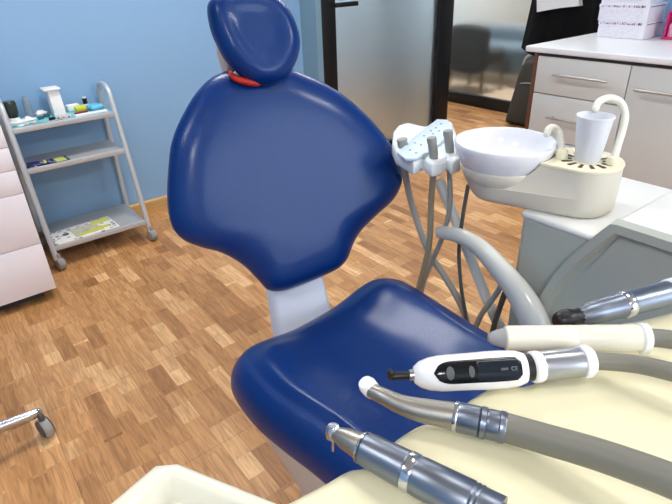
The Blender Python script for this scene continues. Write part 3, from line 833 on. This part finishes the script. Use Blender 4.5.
def suction(label, top, tipz, pts, r, m, nz):
    t = thing('suction_hose', label, 'hose', top, 'assistant hoses')
    tx, ty, tz = top
    tube('hose', m, [(tx, ty, .797)] + pts, r, t, sides=12)
    lathe('nozzle', M['nozzle'], [(0, 0), (nz * .9, 0), (nz, tipz * .3), (nz * .95, tipz * .7), (nz * 1.08, tipz * .85), (nz * .95, tipz), (0, tipz)], (tx, ty, .8325), (-.12, .12, 1), t, 20)
suction('thick grey suction hose at the left end of the holder', (0.9492, 0.9460, 0.8325), .022, [(1.0200, 0.9740, 0.6385), (1.0200, 0.9038, 0.5188), (1.0200, 0.8261, 0.4523), (1.0200, 0.7568, 0.3776), (1.0200, 0.7247, 0.2789)], .0095, M['hose_light'], .0135)
suction('olive-brown hose hanging straight down from the middle of the holder', (0.9403, 0.8301, 0.8325), .052, [(0.9700, 0.8576, 0.6903), (0.9700, 0.8568, 0.5713), (0.9700, 0.8798, 0.4479), (0.9700, 0.9103, 0.3269), (0.9700, 0.9187, 0.2273)], .0085, M['hose_olive'], .0115)
suction('grey hose curving left behind the seat from the right of the holder', (1.0033, 0.8340, 0.8325), .056, [(1.0000, 0.8189, 0.6937), (1.0000, 0.8353, 0.5998), (1.0000, 0.8686, 0.5011), (1.0000, 0.8981, 0.4098), (1.0000, 0.9113, 0.2748)], .0068, M['hose_light'], .0115)
t = thing('water_hose', 'thin dark hose hanging under the left side of the spittoon bowl', 'hose', (1.0, .7, .79), 'assistant hoses')
tube('hose', M['hose_dark'], [(0.9900, 0.7593, 0.7664), (0.9900, 0.7667, 0.6857), (0.9900, 0.7697, 0.5834), (0.9900, 0.7529, 0.4824), (0.9900, 0.7312, 0.4050), (0.9900, 0.7118, 0.3201)], .0052, t, sides=12)
for lab, a in (('upper short grey hose crossing behind the armrest', [(0.9850, 0.6142, 0.5870), (0.9900, 0.6333, 0.5299), (0.9900, 0.6564, 0.4729), (0.9900, 0.6839, 0.4073), (0.9900, 0.7001, 0.3095)]), ('lower dark grey hose crossing behind the armrest', [(0.9880, 0.6077, 0.5660), (0.9950, 0.6206, 0.5191), (0.9950, 0.6308, 0.4621), (0.9950, 0.6405, 0.3929), (0.9950, 0.6395, 0.3093)])):
    t = thing('drain_hose', lab, 'hose', a[0], 'hoses behind the armrest')
    tube('hose', M['hose_light'] if 'upper' in lab else M['hose_dark'], a, .0072, t, sides=12)

# ------------------------------------------------------------------ instrument table (over the lap)
tb = thing('instrument_table', 'cream silicone topped instrument table across the lower right', 'instrument table', (.3, .1, .9))
front = [(0.0685, 0.1813, 0), (0.0832, 0.1836, 0), (0.0926, 0.1842, 0), (0.1038, 0.1827, 0), (0.1209, 0.1803, 0), (0.1364, 0.1788, 0), (0.1451, 0.1745, 0), (0.1495, 0.1728, 0), (0.1575, 0.1741, 0), (0.1722, 0.1766, 0), (0.1865, 0.1769, 0), (0.2016, 0.1746, 0), (0.2081, 0.1668, 0), (0.2148, 0.1646, 0), (0.2259, 0.1662, 0), (0.2422, 0.1689, 0), (0.2612, 0.1676, 0), (0.2713, 0.1645, 0), (0.2827, 0.1534, 0), (0.3042, 0.1464, 0), (0.3240, 0.1444, 0), (0.3497, 0.1443, 0), (0.3737, 0.1474, 0), (0.3966, 0.1493, 0), (0.4096, 0.1456, 0), (0.4305, 0.1351, 0), (0.4631, 0.1227, 0), (0.5109, 0.1018, 0), (0.5518, 0.0835, 0)]
edge = catmull(front, 6)
bm = bmesh.new()
rows = []
ZM = 0.973
NT = 16
for p in edge:
    p = Vector((p[0], p[1], 0))
    back = Vector((p.x * 1.0 + .10 * (p.x / .3), -.16, 0))
    row = []
    for k, (dn, dz) in enumerate(((0.006, -.030), (.0, -.024), (-.001, -.008), (.001, -.003), (.005, -.0006), (.011, 0))):
        d = (back - p).normalized()
        row.append(bm.verts.new(p + d * dn + Vector((0, 0, ZM + dz))))
    for k in range(1, NT + 1):
        f = k / NT
        row.append(bm.verts.new(p.lerp(back, .04 + .96 * f) + Vector((0, 0, ZM))))
    row.append(bm.verts.new(back + Vector((0, 0, ZM - .030))))
    rows.append(row)
for a, b in zip(rows, rows[1:]):
    for k in range(len(a) - 1):
        bm.faces.new((a[k], a[k + 1], b[k + 1], b[k]))
    bm.faces.new((a[-1], a[0], b[0], b[-1]))
bm.faces.new(rows[0]); bm.faces.new(list(reversed(rows[-1])))
finish('silicone_mat', bm, M['mat'], tb, angle=60)
box('table_body', M['unit_white'], .13, .50, -.14, .11, ZM - .085, ZM - .031, .012, tb, 3)
tube('table_arm', M['unit_white'], [(.34, -.05, ZM - .10), (.6, -.12, ZM - .12), (1.0, -.2, .84), (1.02, -.2, .8)], .028, tb, smooth_n=5)
lathe('pivot', M['unit_white'], [(0, 0), (.05, 0), (.05, .03), (0, .03)], (1.02, -.2, .803), None, tb)

# side tray
tr = thing('side_tray', 'shallow ivory tray with raised rim at the bottom left of the table', 'tray', (.03, .2, .95))
ZT = 0.98
top = [(0.0896, 0.1784), (0.0546, 0.2457), (0.0427, 0.2536), (0.0120, 0.2445), (-0.0176, 0.2353), (-0.0346, 0.2012), (0.0733, 0.1130), (0.1070, 0.1390)]
def loop(w, z): return [(p[0], p[1], z) for p in shrink([tuple(q) for q in top], w)]
bm = bmesh.new()
lev = [loop(.010, ZT - .026), loop(.004, ZT - .018), loop(.0, ZT - .004), loop(.0008, ZT - .001), loop(.002, ZT), loop(.0075, ZT), loop(.009, ZT - .0012), loop(.010, ZT - .004), loop(.013, ZT - .0185), loop(.016, ZT - .020)]
pr = None
for lp in lev:
    rg = [bm.verts.new(q) for q in lp]
    if pr:
        for k in range(len(rg)): bm.faces.new((pr[k], pr[(k + 1) % len(rg)], rg[(k + 1) % len(rg)], rg[k]))
    else: bm.faces.new(rg)
    pr = rg
bm.faces.new(pr)
finish('tray_rim', bm, M['tray'], tr, angle=50)
bm = prism_bm([q[:2] for q in loop(.0162, 0)], ZT - .0199, ZT - .0192)
finish('tray_floor', bm, M['tray_in'], tr, smooth=False)
tube('tray_arm', M['unit_white'], [(.02, .12, ZT - .024), (.06, .02, ZT - .05), (.16, -.05, ZM - .06)], .012, tr)

# ------------------------------------------------------------------ handpieces
def pt(A, B, t): return Vector(A).lerp(Vector(B), t)
# 1 contra-angle on a motor
A, B = (0.1416, 0.1981, 0.9850), (0.1741, 0.0926, 0.9850)
g = thing('contra_angle_handpiece', 'stout metal contra-angle handpiece on its motor nearest the tray', 'handpiece', A)
k = 1.0
seg_lathe('head_sleeve', M['steel_warm'], A, B, [(0, .0), (.0, .0038), (.01, .0042), (.03, .0048), (.09, .0070), (.20, .0086)], g)
seg_lathe('body', M['steel_dark'], A, B, [(.21, .0088), (.22, .0101), (.24, .0104), (.42, .0112), (.48, .0114), (.49, .0106)], g)
seg_lathe('collar', M['chrome'], A, B, [(.49, .0110), (.492, .0120), (.515, .0121), (.53, .0119), (.54, .0114)], g)
seg_lathe('ring', M['chrome'], A, B, [(.198, .0086), (.2, .0100), (.212, .0102), (.214, .009)], g)
seg_lathe('motor', M['steel_dark'], A, B, [(.54, .0113), (.56, .0117), (.84, .0122), (.85, .0116), (.862, .0122), (.875, .0116), (.888, .0122), (.90, .0116), (1.0, .0118)], g)
hv = Vector(A)
lathe('head', M['chrome'], [(0, -.0048), (.0040, -.0044), (.0046, -.002), (.0046, .003), (.0036, .0048), (0, .005)], hv, (.25, .1, 1), g, 20)
tube('bur', M['chrome'], [hv + Vector((0, 0, -.003)), hv + Vector((-.0012, -.0005, -.016))], .0009, g, smooth_n=1, sides=8)
tube('hose', M['hose_grey'], [(0.1738, 0.0936, 0.9850), (0.1759, 0.0695, 0.9850), (0.1687, 0.0361, 0.9950)], .0085, g)
# 2 turbine
g = thing('turbine_handpiece', 'slim curved metal turbine handpiece with white head on ribbed hose', 'handpiece', (0.1859, 0.2162, 0.9850))
T2 = [(0.1824, 0.2069, 0.9900), (0.1852, 0.1956, 0.9900), (0.1899, 0.1857, 0.9880), (0.1977, 0.1745, 0.9860), (0.2117, 0.1569, 0.9850)]
tube('neck', M['steel_warm'], T2, [.0052, .0058, .0066, .0080, .0092], g, sides=20, round_ends=False)
lathe('head', M['white_gloss'], [(0, -.007), (.0056, -.0065), (.0064, -.003), (.0064, .003), (.0052, .0058), (0, .0062)], Vector((0.1833, 0.2100, 0.9900)), (-.5, .25, 1), g, 24)
A2, B2 = (0.2117, 0.1569, 0.9850), (0.2292, 0.1286, 0.9850)
seg_lathe('ring', M['chrome'], A2, B2, [(-.02, .0090), (.0, .0100), (.05, .0101), (.08, .0094)], g)
seg_lathe('coupling', M['steel_dark'], A2, B2, [(.07, .0094), (.10, .0099), (.48, .0101), (.5, .0093), (.52, .0106), (.62, .0104), (.64, .0095), (.68, .0099), (.86, .0098), (.88, .0104), (.97, .0103), (1.0, .0096)], g)
tube('hose', M['hose_grey'], [(0.2289, 0.1300, 0.9850), (0.2366, 0.1060, 0.9890), (0.2448, 0.0766, 0.9950), (0.2499, 0.0415, 1.0030), (0.2525, 0.0122, 1.0070)], .0094, g, sides=16)
# 3 curing light
g = thing('curing_light', 'white curing light with black display and black angled tip', 'curing light', (0.2197, 0.2025, 0.9850))
A3, B3 = Vector((0.2180, 0.2010, 0.9870)), Vector((0.2849, 0.1537, 0.9870))
D3 = (B3 - A3); L3 = D3.length; D3.normalize()
side3 = Vector((0, 0, 1)).cross(D3).normalized(); up3 = D3.cross(side3).normalized()
camv = (Vector((0, 0, 1.25)) - (A3 + B3) / 2); camv = (camv - D3 * camv.dot(D3)).normalized()
bm = bmesh.new()
prof3 = [(0, .0035), (.01, .0062), (.06, .0095), (.14, .0118), (.24, .0130), (.36, .0132), (.5, .0134), (.65, .0138), (.8, .0138), (.93, .0130), (1.0, .0110)]
rings = []
for tt, rr in prof3:
    c = A3 + D3 * (L3 * tt)
    rings.append([bm.verts.new(c + camv * rr * .92 * math.cos(a) + D3.cross(camv) * rr * math.sin(a)) for a in [2 * PI * q / 28 for q in range(28)]])
for a, b in zip(rings, rings[1:]):
    for q in range(28): bm.faces.new((a[q], a[(q + 1) % 28], b[(q + 1) % 28], b[q]))
bm.faces.new(rings[0]); bm.faces.new(list(reversed(rings[-1])))
finish('body', bm, M['white_gloss'], g, angle=60)
def r3(f):
    for (a, ra), (b, rb_) in zip(prof3, prof3[1:]):
        if f <= b: return ra + (rb_ - ra) * (f - a) / (b - a)
    return prof3[-1][1]
def skin(f0, f1, q0, q1, lift, taper):
    """a thin panel lying on the body: along f0..f1, across angles q0..q1"""
    bm = bmesh.new(); gr = []
    NF, NQ = 18, 10
    for i in range(NF + 1):
        f = f0 + (f1 - f0) * i / NF
        e = taper(i / NF)
        row = []
        for j in range(NQ + 1):
            qm = (q0 + q1) / 2; a = qm + (q1 - q0) / 2 * e * (2 * j / NQ - 1)
            rr = r3(f) + lift
            row.append(bm.verts.new(A3 + D3 * (L3 * f) + camv * rr * .92 * math.cos(a) + D3.cross(camv) * rr * math.sin(a)))
        gr.append(row)
    for a, b in zip(gr, gr[1:]):
        for j in range(NQ): bm.faces.new((a[j], a[j + 1], b[j + 1], b[j]))
    bmesh.ops.solidify(bm, geom=bm.faces[:], thickness=.0004)
    return bm
cap_end = lambda x: (max(.03, math.sqrt(max(0, 1 - (1 - min(1, x / .22)) ** 2))) if x < .22 else (max(.55, math.sqrt(max(0, 1 - ((x - .93) / .07) ** 2 * .7))) if x > .93 else 1.0))
dp = finish('display', skin(.16, .93, -.62, .62, .0007, cap_end), M['black_gloss'], g, angle=50)
oval = lambda x: max(.05, math.sqrt(max(0, 1 - (2 * x - 1) ** 2)))
finish('screen', skin(.54, .91, -.46, .50, .0011, lambda x: 1.0), M['screen'], dp)
finish('button', skin(.265, .335, -.30, .38, .0013, oval), M['grey_btn'], dp)
finish('button', skin(.46, .51, -.26, .30, .0013, oval), M['grey_btn'], dp)
q3 = Matrix((D3, -D3.cross(camv) * 1.0, camv)).transposed()
if q3.determinant() < 0: q3 = Matrix((D3, D3.cross(camv), camv)).transposed()
text('ce_mark', 'CE', M['grey_btn'], A3 + D3 * (L3 * .855) + camv * (.0138 * .92 + .0013), q3, .0040, dp)
text('display_digits', '0000', M['grey_btn'], A3 + D3 * (L3 * .77) + camv * (.0138 * .92 + .0013), q3, .0026, dp)
tube('tip', M['black'], [A3 + D3 * .002, A3 - D3 * .016], .0031, g, smooth_n=1, sides=14)
tube('tip_hook', M['black'], [A3 - D3 * .015 + camv * 0, A3 - D3 * .0165 + up3 * .004], .0026, g, smooth_n=1, sides=12)
seg_lathe('tip_ring', M['steel'], A3 - D3 * .003, A3 + D3 * .003, [(0, .0036), (.1, .0042), (.9, .0045), (1, .004)], g)
E3 = Vector((0.3269, 0.1278, 0.9870))
seg_lathe('black_band', M['black'], B3 - D3 * .002, B3 + (E3 - B3) * .14, [(0, .0098), (1, .0098)], g)
seg_lathe('collar', M['white_gloss'], B3, E3, [(.10, .0104), (.13, .0116), (.22, .0118), (.26, .0108)], g)
seg_lathe('connector', M['steel'], B3, E3, [(.25, .0106), (.28, .0110), (.88, .0108), (.9, .010)], g)
seg_lathe('end_ring', M['white_gloss'], B3, E3, [(.86, .0095), (.88, .0120), (.98, .0124), (1.04, .0105), (1.05, .007)], g)
tube('hose', M['hose_grey'], [(0.3253, 0.1292, 0.9870), (0.3322, 0.1217, 0.9880), (0.3440, 0.1026, 0.9910), (0.3480, 0.0806, 0.9960), (0.3551, 0.0494, 1.0010)], .0066, g, sides=16)
# 4 ivory syringe
A4, B4 = (0.2916, 0.1912, 0.9890), (0.3829, 0.1122, 0.9890)
g = thing('syringe_handpiece', 'ivory cylindrical handpiece with grey conical tip behind the curing light', 'handpiece', A4)
seg_lathe('tip', M['tip_grey'], A4, B4, [(0, 0), (.0, .0028), (.02, .0048), (.06, .0066), (.105, .0080)], g)
seg_lathe('body', M['syringe'], A4, B4, [(.105, .0082), (.112, .0094), (.13, .0098), (.545, .0102), (.552, .0098), (.56, .0102), (.93, .0106), (.96, .0102)], g)
seg_lathe('end_ring', M['white_gloss'], A4, B4, [(.95, .0106), (.96, .0118), (1.0, .0118), (1.01, .010), (1.012, .007)], g)
tube('hose', M['hose_grey'], [(0.3795, 0.1152, 0.9890), (0.3866, 0.1074, 0.9900), (0.3938, 0.0929, 0.9920), (0.4045, 0.0586, 0.9970)], .0072, g, sides=16)
# 5 farthest
A5, B5 = (0.3527, 0.1697, 0.9870), (0.4792, 0.1191, 0.9910)
g = thing('scaler_handpiece', 'blue-grey metal handpiece with black tip farthest from the tray', 'handpiece', A5)
seg_lathe('tip', M['black'], A5, B5, [(0, 0), (0, .0055), (.015, .0075), (.05, .0085), (.10, .0088), (.13, .0068), (.17, .0072)], g, 12)
seg_lathe('body', M['steel_dark'], A5, B5, [(.15, .0066), (.19, .0076), (.22, .0092), (.3, .0098), (.46, .0104), (.475, .0112), (.52, .0113), (.54, .0106), (.88, .0112), (1.0, .0112)], g)
seg_lathe('collar', M['chrome'], A5, B5, [(.47, .0110), (.48, .0117), (.52, .0117), (.53, .0110)], g)
seg_lathe('end_ring', M['white_gloss'], A5, B5, [(.83, .0114), (.84, .0126), (.92, .0128), (.93, .0114)], g)

# ------------------------------------------------------------------ cabinet run on the right
FX, YL = 2.69, 1.752
zt, zb = .808, .60
o = box('worktop', M['worktop'], FX - .012, 3.555, -2.1, YL + .003, .81, .84, .006, None, 3); tag(o, 'long white worktop with rounded front edge on the drawer cabinets', 'worktop')
def handle(y0, y1, z, parent):
    h = tube('handle', M['handle'], [(FX - .036, y0, z), (FX - .036, y1, z)], .0070, parent, smooth_n=1, sides=14)
    for y in (y0 - .02, y1 + .02):
        tube('handle_post', M['steel'], [(FX - .034, y, z), (FX - .001, y, z)], .0035, h, smooth_n=1, sides=10, round_ends=False)
t = thing('drawer_cabinet', 'pale grey drawer cabinet with bar handles under the far end of the worktop', 'cabinet', (FX + .25, 1.45, 0))
box('body', M['gap'], FX + .019, 3.5, 1.18, YL - .072, .08, .809, 0, t)
box('plinth', M['gap'], FX + .06, 3.5, 1.18, YL - .075, 0, .08, 0, t)
box('end_panel', M['wood_end'], FX + .004, 3.5, YL - .07, YL - .047, 0, .809, .001, t)
for a, b, hz in ((.605, .792, .713), (.36, .60, .490), (.09, .355, .26)):
    d = box('drawer', M['cab'], FX, FX + .018, 1.185, YL - .075, a, b, .0015, t)
    handle(1.555, 1.272, hz, d)
t = thing('door_cabinet', 'pale grey door cabinet with bar handle at the right frame edge under the worktop', 'cabinet', (FX + .25, .9, 0))
box('body', M['gap'], FX + .019, 3.5, 0, 1.178, .08, .809, 0, t)
box('plinth', M['gap'], FX + .06, 3.5, 0, 1.178, 0, .08, 0, t)
box('door', M['cab'], FX, FX + .018, 0, .5965, .09, .792, .0015, t)
d = box('door', M['cab'], FX, FX + .018, .6, 1.1795, .09, .792, .0015, t)
handle(1.128, .80, .693, d)
# cartons
def carton(label, y0, y1, z, x0, ang=0.0, h=.087):
    t = thing('carton', label, 'carton', (x0 + .12, (y0 + y1) / 2, z), 'white printed cartons on the worktop')
    cx, cy = x0 + .12, (y0 + y1) / 2
    rz = lambda bm: rot_bm(bm, ang, cx, cy)
    finish('body', rz(box_bm(x0, x0 + .24, y0, y1, z, z + h - .016, .002)), M['box'], t)
    finish('lid', rz(box_bm(x0 - .003, x0 + .243, y0 - .003, y1 + .003, z + h - .018, z + h, .002)), M['box'], t)
    finish('header_print', rz(box_bm(x0 - .0042, x0 - .003, y0 + .02, y1 - .01, z + h - .016, z + h - .004)), M['box_head'], t)
    finish('panel_print', rz(box_bm(x0 - .001, x0, y0 + .03, y1 - .012, z + .012, z + h - .024)), M['box_print'], t)
    finish('round_mark', rz(lathe_bm([(0, 0), (.0065, 0), (.0065, .0008), (0, .0008)], (x0 - .0045, y0 + .034, z + h - .010), (-1, 0, 0), 16)), M['ink'], t)
    finish('side_strip', rz(box_bm(x0 + .01, x0 + .2, y0 - .0045, y0 - .003, z + h - .014, z + h - .010)), M['ink'], t)
carton('lowest white printed carton standing on the worktop', 1.392, 1.650, .8405, 3.216, .03)
carton('middle white printed carton of the worktop stack', 1.396, 1.662, .928, 3.214, .05)
carton('topmost white printed carton of the worktop stack, cut by the frame top', 1.42, 1.675, 1.0155, 3.235, .12)
# pink rack
t = thing('cosmetic_rack', 'pink acrylic rack of pale pink bottles on the worktop at the right edge', 'rack', (3.36, 1.27, .8405))
box('base', M['pink'], 3.30, 3.44, 1.19, 1.333, .8405, .853, .003, t)
box('back_panel', M['pink'], 3.425, 3.44, 1.19, 1.333, .853, 1.02, .003, t)
box('top_shelf', M['pink'], 3.31, 3.44, 1.19, 1.325, .972, .982, .003, t)
box('side_panel', M['pink'], 3.31, 3.43, 1.318, 1.327, .853, .972, .002, t)
for i, (bx, by) in enumerate(((3.33, 1.293), (3.325, 1.245))):
    o = lathe('bottle', M['pink_light'], [(0, 0), (.017, 0), (.018, .004), (.018, .06), (.009, .07), (.009, .092), (0, .093)], (bx, by, .8535), None, None, 24)
    tag(o, ['pale pink bottle at the end of the pink rack nearest the cartons', 'second pale pink bottle from the cartons in the pink rack'][i], 'bottle', 'pink bottles in the rack')
o = finish('blue_pouch', box_bm(3.33, 3.40, 1.23, 1.30, .9825, 1.05, .02, 3), M['blue_item']); tag(o, 'blue patterned pouch on top of the pink rack', 'pouch')

# ------------------------------------------------------------------ coat and bag by the far wall
t = thing('coat', 'black coat with a white garment over it hanging beyond the worktop', 'coat', (3.45, 2.0, .7))
def drape(name, m, poly, x0, x1, amp, parent):
    bm = prism_x_bm(poly, x0, x1)
    bmesh.ops.triangulate(bm, faces=[f for f in bm.faces if len(f.verts) > 4])
    bmesh.ops.subdivide_edges(bm, edges=bm.edges[:], cuts=5, use_grid_fill=True)
    for v in bm.verts:
        v.co.x += amp * math.sin(v.co.y * 46 + v.co.z * 5) * (1.1 if v.co.x < (x0 + x1) / 2 else .2)
    return finish(name, bm, m, parent, angle=60)
drape('coat_body', M['coat'], [(2.2845, 0.7072), (2.2086, 0.8282), (2.1361, 0.9361), (2.1406, 1.1298), (2.1801, 1.5118), (2.1629, 1.7100), (1.9623, 1.6378), (1.8517, 1.3359), (1.7458, 0.8305), (1.7272, 0.6796), (1.9675, 0.6445), (2.1163, 0.6431)], 3.42, 3.5595, .012, t)
drape('white_garment', M['white_cloth'], [(2.1601, 0.9445), (2.1048, 0.9640), (2.0003, 0.9727), (1.8754, 0.9873), (1.8982, 1.1028), (1.9514, 1.3414), (2.1719, 1.3531), (2.1840, 1.1319)], 3.375, 3.425, .006, t)
o = tube('wall_hook', M['steel'], [(3.559, 1.98, 1.44), (3.53, 1.98, 1.43), (3.50, 1.98, 1.45), (3.50, 1.98, 1.475)], .007, None); tag(o, 'small metal wall hook above the black coat', 'hook')
t = thing('wheeled_bag', 'charcoal upright bag with pale handle standing on the corridor floor', 'bag', (4.0, 2.55, 0))
finish('body', prism_x_bm([(2.70, 0.01), (2.62, .42), (2.585, .52), (2.50, .545), (2.36, .54), (2.34, .02)], 3.93, 4.13, .03, 3), M['bag'], t)
finish('front_pocket', prism_x_bm([(2.655, 0.04), (2.60, .36), (2.44, .36), (2.44, .04)], 3.905, 3.935, .01, 2), M['bag'], t)
tube('handle', M['bag_trim'], [(3.97, 2.60, .50), (3.96, 2.575, .555), (3.96, 2.52, .585), (3.96, 2.44, .59)], .010, t)
tube('pocket_piping', M['bag_trim'], [(3.903, 2.56, .362), (3.903, 2.50, .372), (3.903, 2.44, .376)], .004, t)

# ------------------------------------------------------------------ world and view
w = bpy.data.worlds.new('world'); bpy.context.scene.world = w; w.use_nodes = True
w.node_tree.nodes['Background'].inputs[0].default_value = (.8, .88, 1, 1); w.node_tree.nodes['Background'].inputs[1].default_value = 9
sc = bpy.context.scene
sc.view_settings.view_transform = 'Standard'; sc.view_settings.look = 'None'
sc.view_settings.gamma = 1.0; sc.view_settings.use_curve_mapping = False
sc.view_settings.exposure = -0.3
